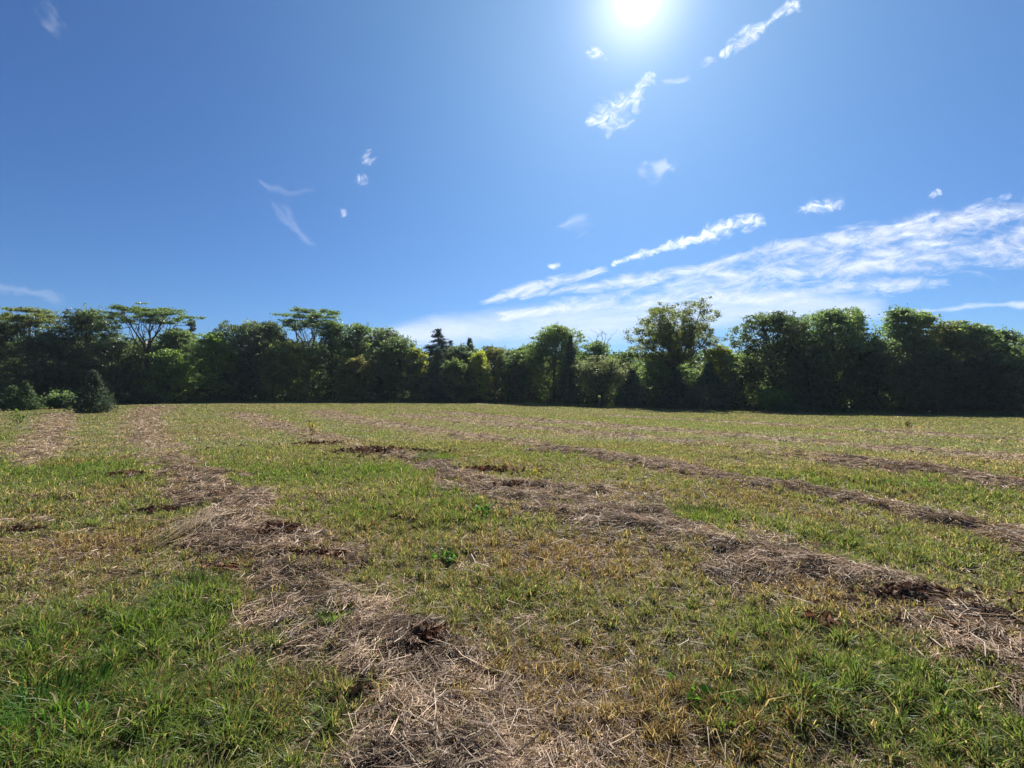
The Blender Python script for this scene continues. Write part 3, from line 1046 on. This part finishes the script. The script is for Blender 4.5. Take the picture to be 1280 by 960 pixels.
cloud('broad soft heart of the cloud bank above the right-hand wood', [(800, 372, 10), (860, 360, 22), (940, 346, 32), (1030, 332, 40), (1120, 320, 44), (1290, 303, 46), (1400, 290, 40)], 3700, MC_BANK, 24, 30, 160, 60, .62)
cloud('low white layer at the foot of the cloud bank', [(610, 398, 7), (680, 388, 14), (760, 378, 18), (860, 372, 20), (960, 368, 20), (1066, 360, 18), (1140, 356, 14), (1200, 352, 6)], 3900, MC_BANK, 25, 30, 120, 40, .66)
cloud('tiny flat fleck of cloud left of the beaded row of puffs', [(682, 333, 2), (692, 331, 4), (704, 329, 2)], 3000, MC_PUFF, 26, 18)
cloud('thin flat line of cloud low over the right-hand trees', [(1090, 394, 3), (1180, 386, 5), (1300, 378, 5), (1400, 372, 4)], 5000, MC_WISP, 19, 34, 40, 16, .9)
cloud('low pale veil of cloud behind the middle of the tree line', [(400, 428, 8), (560, 416, 26), (700, 408, 32), (860, 396, 34), (1000, 386, 28), (1130, 386, 14)], 5200, MC_VEIL, 20, 40, 60, 30, .95)


# ------------------------------------------------------------------ grass and hay
def fan(rng, n, r0, r1, p, half=1.02):
    """points in the field before the camera, thinning with distance as r ** -p"""
    u = rng.random(n)
    e = 2 - p
    r = (r0 ** e + u * (r1 ** e - r0 ** e)) ** (1 / e)
    a = rng.uniform(-half, half, n)
    return r * np.sin(a), r * np.cos(a), r


def blades(name, label, seed, n_near, n_far):
    rng = np.random.default_rng(seed)
    X, Y, r = fan(rng, n_near, 1.3, 16, 1.45)
    X2, Y2, r2 = fan(rng, n_far, 16, 74, 1.5)
    X, Y, r = np.r_[X, X2], np.r_[Y, Y2], np.r_[r, r2]
    # tufts: pull blades together round nearby centres
    cell = .07 + .012 * r
    gx, gy = np.floor(X / cell), np.floor(Y / cell)
    tx = (gx + hash2(gx, gy, 71)) * cell
    ty = (gy + hash2(gx, gy, 72)) * cell
    pull = rng.uniform(0, .75, len(X)) * (1 - sstep(9, 15, r))
    X, Y = X + (tx - X) * pull, Y + (ty - Y) * pull
    f = Field(X, Y)
    tuft = np.where(r < 13, hash2(gx, gy, 73), rng.random(len(X)))
    keep = rng.random(len(X)) < (.97 - .74 * f.row - .30 * (f.dry - f.row).clip(0) + .2 * f.lush) * (.35 + .9 * sstep(.25, .6, f.n1 + .3 * tuft)) - .7 * f.dark
    X, Y, r, tuft = X[keep], Y[keep], r[keep], tuft[keep]
    z, lush, dry, red, n2, row = f.z[keep], f.lush[keep], f.dry[keep], f.red[keep], f.n2[keep], f.row[keep]
    n = len(X)
    h = rng.uniform(.025, .075, n) * (.7 + .7 * tuft) + lush * rng.uniform(.015, .095, n) * (.5 + tuft * .8)
    h *= 1 + sstep(15, 60, r) * .25
    w = rng.uniform(.0010, .0026, n) * (1 + .5 * lush) + .00038 * r
    th = rng.uniform(0, 2 * np.pi, n)
    wd = np.stack([np.cos(th), np.sin(th), np.zeros(n)], -1)
    ln = rng.uniform(0, 2 * np.pi, n)
    lean = rng.uniform(.05, 1.0, n) * h * (.9 + 1.3 * (rng.random(n) < .35))
    ld = np.stack([np.cos(ln), np.sin(ln), np.zeros(n)], -1)
    P = np.stack([X, Y, z - .008], -1)
    up = np.array([0, 0, 1.0])
    V = np.empty((n, 5, 3))
    V[:, 0] = P - wd * w[:, None]
    V[:, 1] = P + wd * w[:, None]
    mid = P + ld * (lean * .35)[:, None] + up * (h * .62)[:, None]
    V[:, 2] = mid - wd * (w * .8)[:, None]
    V[:, 3] = mid + wd * (w * .8)[:, None]
    V[:, 4] = P + ld * lean[:, None] + up * (h * rng.uniform(.75, 1.05, n) * np.clip(1.25 - .42 * lean / h, .45, 1))[:, None]
    b = np.arange(n)[:, None] * 5
    tris = np.concatenate([b + np.array([0, 1, 3]), b + np.array([0, 3, 2]), b + np.array([2, 3, 4])], 0)
    # colour: green, olive, yellowing, brown and straw blades mixed by place
    c = ramp(np.broadcast_to(C_OLIVE, (n, 3)), np.broadcast_to(C_GREEN, (n, 3)), np.clip(lush * .85 + .35 * (tuft - .5), 0, 1))
    k = rng.random(n)
    c = ramp(c, np.broadcast_to(C_YELL, (n, 3)), (rng.random(n) < .11 + .27 * sstep(.45, .7, n2)) * .65)
    c = ramp(c, np.broadcast_to(C_BROWN, (n, 3)), (k < red * .62 + .05) * .85)
    c = ramp(c, np.broadcast_to(C_STRAW, (n, 3)), ((k > .80 - .25 * dry + .17 * lush - .10 * red)) * rng.uniform(.4, 1, n))
    c = c * rng.uniform(.7, 1.3, n)[:, None] * (1 - .10 * sstep(15, 45, r))[:, None]
    new = new_mesh(name, V.reshape(-1, 3), [tris], np.repeat(c, 5, 0), M_GRASS)
    return tag(new, label, None, None, 'stuff')


blades('grass', 'short mown grass, lush green in places and olive or browning elsewhere', 11, 900000, 500000)


def straws(name, label, seed, n_near, n_far):
    rng = np.random.default_rng(seed)
    X, Y, r = fan(rng, n_near, 1.3, 14, 1.35)
    X2, Y2, r2 = fan(rng, n_far, 14, 74, 1.5)
    X, Y, r = np.r_[X, X2], np.r_[Y, Y2], np.r_[r, r2]
    f = Field(X, Y)
    keep = rng.random(len(X)) < .13 * (1 - .97 * f.lush) + .22 * f.red * f.n1 + .10 * f.dry + .80 * f.row * (.25 + .95 * sstep(.30, .52, fbm(X * 3.1, Y * 3.1, 3, 88))) + .35 * (f.dry - f.row).clip(0) - .65 * f.dark
    X, Y, r, z, row, n1, dark, fine = X[keep], Y[keep], r[keep], f.z[keep], f.row[keep], f.n1[keep], f.dark[keep], f.fine[keep]
    n = len(X)
    L = rng.uniform(.02, .13, n) * (1 + 1.4 * (rng.random(n) < .10)) + .0015 * r
    # bundles lie roughly one way, turning from place to place
    th = fbm(X * .9, Y * .9, 2, 55) * 9.0 + rng.normal(size=n) * .75
    tilt = rng.normal(size=n) * .17
    d = np.stack([np.cos(th) * np.cos(tilt), np.sin(th) * np.cos(tilt), np.sin(tilt)], -1)
    side = np.stack([-np.sin(th), np.cos(th), np.zeros(n)], -1)
    roll = rng.uniform(-1, 1, n)
    sd = side * np.cos(roll)[:, None] + np.array([0, 0, 1]) * np.sin(roll)[:, None]
    w = rng.uniform(.0004, .0014, n) * (1 + 1.2 * (rng.random(n) < .08)) + .0003 * r
    C = np.stack([X, Y, z + rng.random(n) * (.012 + .05 * row) + np.abs(np.sin(tilt)) * L * .3], -1)
    bow = rng.normal(size=n) * .17 * L
    V = np.empty((n, 6, 3))
    for i, s in enumerate((-.5, 0, .5)):
        q = C + d * (L * s)[:, None] + (side * bow[:, None] + np.array([0, 0, 1.0]) * np.abs(bow)[:, None] * .5) * (1 if s == 0 else 0)
        V[:, 2 * i] = q - sd * (w)[:, None]
        V[:, 2 * i + 1] = q + sd * (w)[:, None]
    b = np.arange(n)[:, None] * 6
    quads = np.concatenate([b + np.array([0, 1, 3, 2]), b + np.array([2, 3, 5, 4])], 0)
    k = rng.random(n)
    c = ramp(np.broadcast_to(C_GREY, (n, 3)), np.broadcast_to(C_STRAW, (n, 3)), k)
    c = ramp(c, np.broadcast_to(C_BROWN * .8, (n, 3)), (rng.random(n) < .14 + .5 * sstep(.45, .7, fine)) * .75)
    c = c * rng.uniform(.45, 1.25, n)[:, None] * (.70 + .6 * sstep(.25, .75, fbm(X * 4.5, Y * 4.5, 2, 66)))[:, None]
    o = new_mesh(name, V.reshape(-1, 3), [quads], np.repeat(c, 6, 0), M_STRAW)
    return tag(o, label, None, None, 'stuff')


straws('cut_hay', 'dry cut hay lying in rows and scattered over the field', 12, 1150000, 520000)


# ------------------------------------------------------------------ single plants and clumps on the field
def ground_at(px, py):
    x, y = gp(px, py)
    f = Field(np.array([x]), np.array([y]))
    return x, y, float(f.z[0])


def dead_clump(px, py, wx, wy, h, n, label, seed, tint=(.085, .042, .024), leaf=.055):
    """a heap of curled dead leaves over broken stems"""
    rng = np.random.default_rng(seed)
    x, y, z = ground_at(px, py)
    root = empty('dead_leaf_clump', (x, y, z))
    tag(root, label, 'dead leaves', 'clumps of dead brown leaves on the hay')
    h = h * .75
    tint = np.asarray(tint) * .88 + np.array([.010, .007, .005])
    leaf = leaf * 1.25
    wx, wy = wx * 1.15, wy * 1.15
    u = rng.normal(size=(n, 2)) * np.where(rng.random((n, 1)) < .5, 1.15, .5)
    hh = h * np.exp(-(u ** 2).sum(1) * 1.2) * rng.uniform(.2, 1.1, n)
    C = np.stack([u[:, 0] * wx, u[:, 1] * wy, hh], -1)
    th = rng.uniform(0, 2 * np.pi, n)
    tilt = rng.uniform(-.7, .9, n)
    d = np.stack([np.cos(th) * np.cos(tilt), np.sin(th) * np.cos(tilt), np.sin(tilt)], -1)
    s = np.cross(d, rng.normal(size=(n, 3)))
    s /= np.linalg.norm(s, axis=1)[:, None]
    nn = np.cross(d, s)
    L = leaf * rng.uniform(.5, 1.5, n)[:, None]
    V = np.empty((n, 8, 3))
    for i, (a, wd_, cu) in enumerate(((-.5, .05, .0), (-.15, .24, -.12), (.22, .20, -.10), (.5, .03, .22))):
        q = C + d * L * a + nn * L * cu
        V[:, 2 * i] = q - s * L * wd_ + nn * L * .10
        V[:, 2 * i + 1] = q + s * L * wd_ + nn * L * .10
    b = np.arange(n)[:, None] * 8
    quads = np.concatenate([b + np.array([0, 1, 3, 2]), b + np.array([2, 3, 5, 4]), b + np.array([4, 5, 7, 6])], 0)
    c = np.asarray(tint) * rng.uniform(.35, 1.9, n)[:, None]
    pale = rng.random(n) < .10
    c[pale] = C_STRAW * rng.uniform(.35, .9, (pale.sum(), 1))
    new_mesh('leaves', V.reshape(-1, 3), [quads], np.repeat(c, 8, 0), M_DEAD, False, root)
    for i in range(6):
        tb = Tubes(5)
        a = rng.uniform(0, 2 * np.pi)
        p0 = np.array([rng.normal() * wx * .4, rng.normal() * wy * .4, .0])
        p1 = p0 + np.array([np.cos(a) * wx * .7, np.sin(a) * wy * .7, rng.uniform(.3, 1.1) * h])
        tb.add(bend_line(rng, p0, p1, 4, .06), np.linspace(.004, .0015, 4))
        tb.build('stem', M_BARK, root)


dead_clump(530, 812, .16, .16, .12, 240, 'dark brown dead leaves in a small heap on the hay nearest the camera', 21)
dead_clump(345, 672, .34, .24, .14, 420, 'blackish dead leaves heaped on the right side of the left hay row', 22, (.085, .046, .03))
dead_clump(288, 712, .34, .16, .07, 260, 'reddish brown dead leaves spread above the lush grass at lower left', 23, (.13, .05, .026))
dead_clump(378, 702, .26, .14, .08, 220, 'brown dead leaves just below the blackish heap on the left hay row', 24)
dead_clump(208, 642, .5, .22, .12, 380, 'dark dead leaves on the far left side of the left hay row', 25, (.07, .038, .024))
dead_clump(640, 614, .6, .4, .16, 520, 'big dark tangle of dead leaves and stems heading the middle hay row', 26, (.085, .05, .034), .06)
dead_clump(470, 566, 1.2, .6, .2, 620, 'long dark heap of dead leaves beyond the bright green patch', 27, (.075, .042, .028), .09)
dead_clump(1142, 758, .30, .09, .11, 420, 'dark clump of dead leaves on the far side of the right hay row', 28, (.085, .05, .034), .036)
dead_clump(1020, 786, .18, .12, .09, 200, 'rusty brown leaf clump on the near side of the right hay row', 29, (.13, .06, .035))
dead_clump(405, 557, .9, .4, .14, 260, 'small dark heap of dead leaves left of the long dark heap', 31, (.07, .04, .028), .09)
dead_clump(612, 590, .6, .3, .12, 240, 'dark reddish leaves scattered above the big dark tangle', 32, (.10, .05, .03), .08)
dead_clump(20, 664, .4, .16, .10, 240, 'dark brown leaf clump at the left edge beyond the lush grass', 33, (.075, .045, .03))
dead_clump(452, 880, .10, .16, .07, 150, 'dark leaf litter at the left side of the hay nearest the camera', 34, (.06, .042, .03))
dead_clump(1205, 778, .28, .07, .08, 260, 'dark leaf clump on the far side of the right hay row, nearest the right edge', 35, (.075, .048, .034), .034)
dead_clump(160, 596, .5, .3, .12, 220, 'small reddish brown clump left of the distant part of the left hay row', 30, (.10, .045, .028), .08)


def weed(px, py, h, n_leaf, tint, leaf, label, seed, name='weed_plant', stems=3, spread=.25):
    rng = np.random.default_rng(seed)
    x, y, z = ground_at(px, py)
    root = empty(name, (x, y, z - .01))
    tag(root, label, 'weed')
    tb = Tubes(5)
    P = []
    for i in range(stems):
        e = np.array([rng.normal() * spread * h, rng.normal() * spread * h, h * (rng.uniform(.7, 1) if i else 1.0)])
        ln = bend_line(rng, (rng.normal() * .01, rng.normal() * .01, 0), e, 6, .03)
        tb.add(ln, np.linspace(.012 * h + .002, .003, 6))
        for j in range(n_leaf // stems):
            k = rng.uniform(.8, 5)
            p0 = ln[int(min(k, 4))] + (ln[int(min(k, 4)) + 1] - ln[int(min(k, 4))]) * (k - int(min(k, 4)))
            P.append(p0 + rng.normal(size=3) * np.array([1, 1, .5]) * leaf * .55)
    tb.build('stem', M_STEM, root)
    V, Fq, c = leaf_quads(rng, np.array(P), leaf, tint, .3, .3)
    new_mesh('leaves', V, [Fq], c, M_GRASS, False, root)


weed(391, 546, .62, 46, (.16, .14, .03), .11, 'solitary seedling with yellowing leaves standing up by the far hay', 41, 'seedling')
weed(24, 530, .95, 60, (.07, .13, .03), .14, 'tall leaning green weed near the left edge of the field', 42, stems=5, spread=.35)
weed(672, 596, .16, 40, (.26, .23, .03), .05, 'low weed with yellow-green leaves beside the big tangle of dead leaves', 43, stems=7, spread=.6)
weed(602, 645, .20, 80, (.05, .13, .03), .06, 'fresh green leafy weed in the middle of the green patch', 44, stems=8, spread=.7)
weed(1135, 536, .4, 30, (.07, .06, .03), .12, 'small brown weed far off in the right of the field', 45, stems=3)
weed(560, 700, .14, 60, (.06, .15, .03), .05, 'small bright green weed below the middle green patch', 46, stems=8, spread=.7)
weed(890, 884, .12, 60, (.06, .15, .02), .045, 'bright green leafy weed among brown grass at lower right', 47, stems=9, spread=.8)


def tussock(px, py, h, w, n, tint, label, seed):
    rng = np.random.default_rng(seed)
    x, y, z = ground_at(px, py)
    th = rng.uniform(0, 2 * np.pi, n)
    rr = rng.random(n) ** .6
    base = np.stack([np.cos(th) * rr * w * .5, np.sin(th) * rr * w * .5, np.full(n, -.02)], -1)
    out = np.stack([np.cos(th + rng.normal(size=n) * .6), np.sin(th + rng.normal(size=n) * .6), np.zeros(n)], -1)
    hh = h * rng.uniform(.4, 1.1, n)[:, None]
    bw = rng.uniform(.002, .0042, n)[:, None]
    wd = np.cross(out, [0, 0, 1.0])
    up = np.array([0, 0, 1.0])
    V = np.empty((n, 5, 3))
    mid = base + up * hh * .62 + out * hh * .16
    V[:, 0], V[:, 1] = base - wd * bw, base + wd * bw
    V[:, 2], V[:, 3] = mid - wd * bw * .85, mid + wd * bw * .85
    V[:, 4] = base + up * hh * rng.uniform(.7, 1, n)[:, None] + out * hh * rng.uniform(.3, .8, n)[:, None]
    b = np.arange(n)[:, None] * 5
    tris = np.concatenate([b + np.array([0, 1, 3]), b + np.array([0, 3, 2]), b + np.array([2, 3, 4])], 0)
    c = np.asarray(tint) * rng.uniform(.6, 1.4, n)[:, None]
    o = new_mesh('grass_tuft', V.reshape(-1, 3), [tris], np.repeat(c, 5, 0), M_GRASS)
    o.location = (x, y, z)
    tag(o, label, 'grass tuft', 'tufts of taller grass in the field')


tussock(545, 575, .22, 1.1, 600, (.08, .14, .025), 'tall bright green tuft at the back of the middle green patch', 51)
tussock(905, 900, .14, .3, 380, (.10, .17, .028), 'bright green grass tuft amid brown grass at lower right', 52)
tussock(880, 650, .20, .8, 600, (.08, .13, .025), 'dark green tuft beyond the right hay row', 53)
tussock(420, 780, .16, .20, 260, (.08, .14, .02), 'small green tuft at the right edge of the near hay', 54)
tussock(240, 740, .17, .5, 420, (.10, .155, .034), 'bright green tuft at the upper edge of the lush lower left grass', 55)
tussock(60, 900, .24, .5, 700, (.05, .13, .02), 'deep green tuft in the lower left corner', 56)


def long_stem(px0, py0, px1, py1, label, seed, rad=.0028):
    rng = np.random.default_rng(seed)
    a, b = ground_at(px0, py0), ground_at(px1, py1)
    p0, p1 = np.array([*a[:2], a[2] + .05]), np.array([*b[:2], b[2] + .07])
    ln = bend_line(rng, p0, p1, 8, .02) - p0
    tb = Tubes(5)
    tb.add(ln, np.linspace(rad, rad * .5, 8))
    tb.add(bend_line(rng, ln[3], ln[3] + (ln[5] - ln[3]) * .8 + rng.normal(size=3) * .03, 4, .03), np.linspace(rad * .6, rad * .3, 4))
    o = tb.build('hay_stem', M_HAY, None)
    o.location = p0
    tag(o, label, 'hay stem', 'long single hay stems')


M_HAY = bark_material('hay_stem', (.30, .24, .13), (.46, .38, .22))
long_stem(1075, 790, 1230, 900, 'long pale hay stem slanting down below the right hay row', 61)
long_stem(560, 845, 705, 790, 'pale hay stem right of the near dead leaf heap', 62, .002)
long_stem(215, 825, 290, 795, 'thin pale hay stem lying in the lush lower left grass', 63, .002)
long_stem(985, 830, 1012, 800, 'short curved pale stem beside the rusty leaf clump', 64, .004)
long_stem(700, 850, 775, 800, 'thin hay stem lying over reddish brown grass', 65, .002)


def straw_sheaf(seed=71):
    rng = np.random.default_rng(seed)
    a, b = ground_at(185, 690), ground_at(262, 655)
    p0 = np.array(a)
    d = np.array(b) - p0
    n = 70
    perp = np.cross(d / np.linalg.norm(d), [0, 0, 1.0])
    kink = np.cumsum(rng.normal(size=(n, 4)) * .035, 1)
    off = rng.normal(size=n)
    t = np.linspace(0, 1, 4)
    V = np.empty((n, 8, 3))
    for i, s in enumerate(t):
        fanw = .13 * (1 - s) + .06
        L = rng.uniform(.45, 1.15, n) if i == 0 else L
        q = d * (s * L)[:, None] + perp * (off * fanw + .12 * math.sin(s * 2.6) + kink[:, i])[:, None]
        q[:, 2] += .04 + .09 * s + np.abs(rng.normal(size=n)) * .02
        V[:, 2 * i] = q - perp * .0026
        V[:, 2 * i + 1] = q + perp * .0026 + np.array([0, 0, .002])
    b_ = np.arange(n)[:, None] * 8
    quads = np.concatenate([b_ + np.array([2 * i, 2 * i + 1, 2 * i + 3, 2 * i + 2]) for i in range(3)], 0)
    c = np.array([.46, .37, .25]) * rng.uniform(.7, 1.2, n)[:, None]
    o = new_mesh('straw_sheaf', V.reshape(-1, 3), [quads], np.repeat(c, 8, 0), M_STRAW)
    o.location = p0
    tag(o, 'fanned sheaf of long pale straw swept off the left hay row', 'straw')


straw_sheaf()


# ------------------------------------------------------------------ uncut grass along the shaded margin of the wood
def margin_grass(n):
    rng = np.random.default_rng(91)
    px = rng.uniform(-250, 1550, n)
    L = np.interp(px, TL_PX, TL_Y)
    Y = L - 1.5 - 3.5 * rng.random(n) ** 1.6
    X = (px - 640) / F * L
    patch = sstep(.42, .68, fbm(X * .25, Y * .4, 3, 93))
    keep = rng.random(n) < .15 + .85 * patch
    X, Y, patch = X[keep], Y[keep], patch[keep]
    m = len(X)
    h = rng.uniform(.12, .40, m) + .45 * patch * rng.random(m)
    P = np.stack([X, Y, zg(X, Y) - .02], -1)
    th = rng.uniform(0, 2 * np.pi, m)
    wd = np.stack([np.cos(th), np.sin(th), np.zeros(m)], -1) * rng.uniform(.012, .03, m)[:, None]
    ld = rng.normal(size=(m, 3)) * np.array([.3, .3, 0]) * h[:, None]
    V = np.stack([P - wd, P + wd, P + ld + np.array([0, 0, 1.0]) * h[:, None]], 1)
    c = ramp(np.broadcast_to(C_GREEN, (m, 3)), np.broadcast_to(C_YELL, (m, 3)), rng.random(m) * .7) * rng.uniform(.6, 1.1, m)[:, None]
    o = new_mesh('margin_grass', V.reshape(-1, 3), [np.arange(m * 3).reshape(m, 3)], np.repeat(c, 3, 0), M_GRASS)
    tag(o, 'uncut rough grass along the foot of the wood', None, None, 'stuff')


margin_grass(60000)
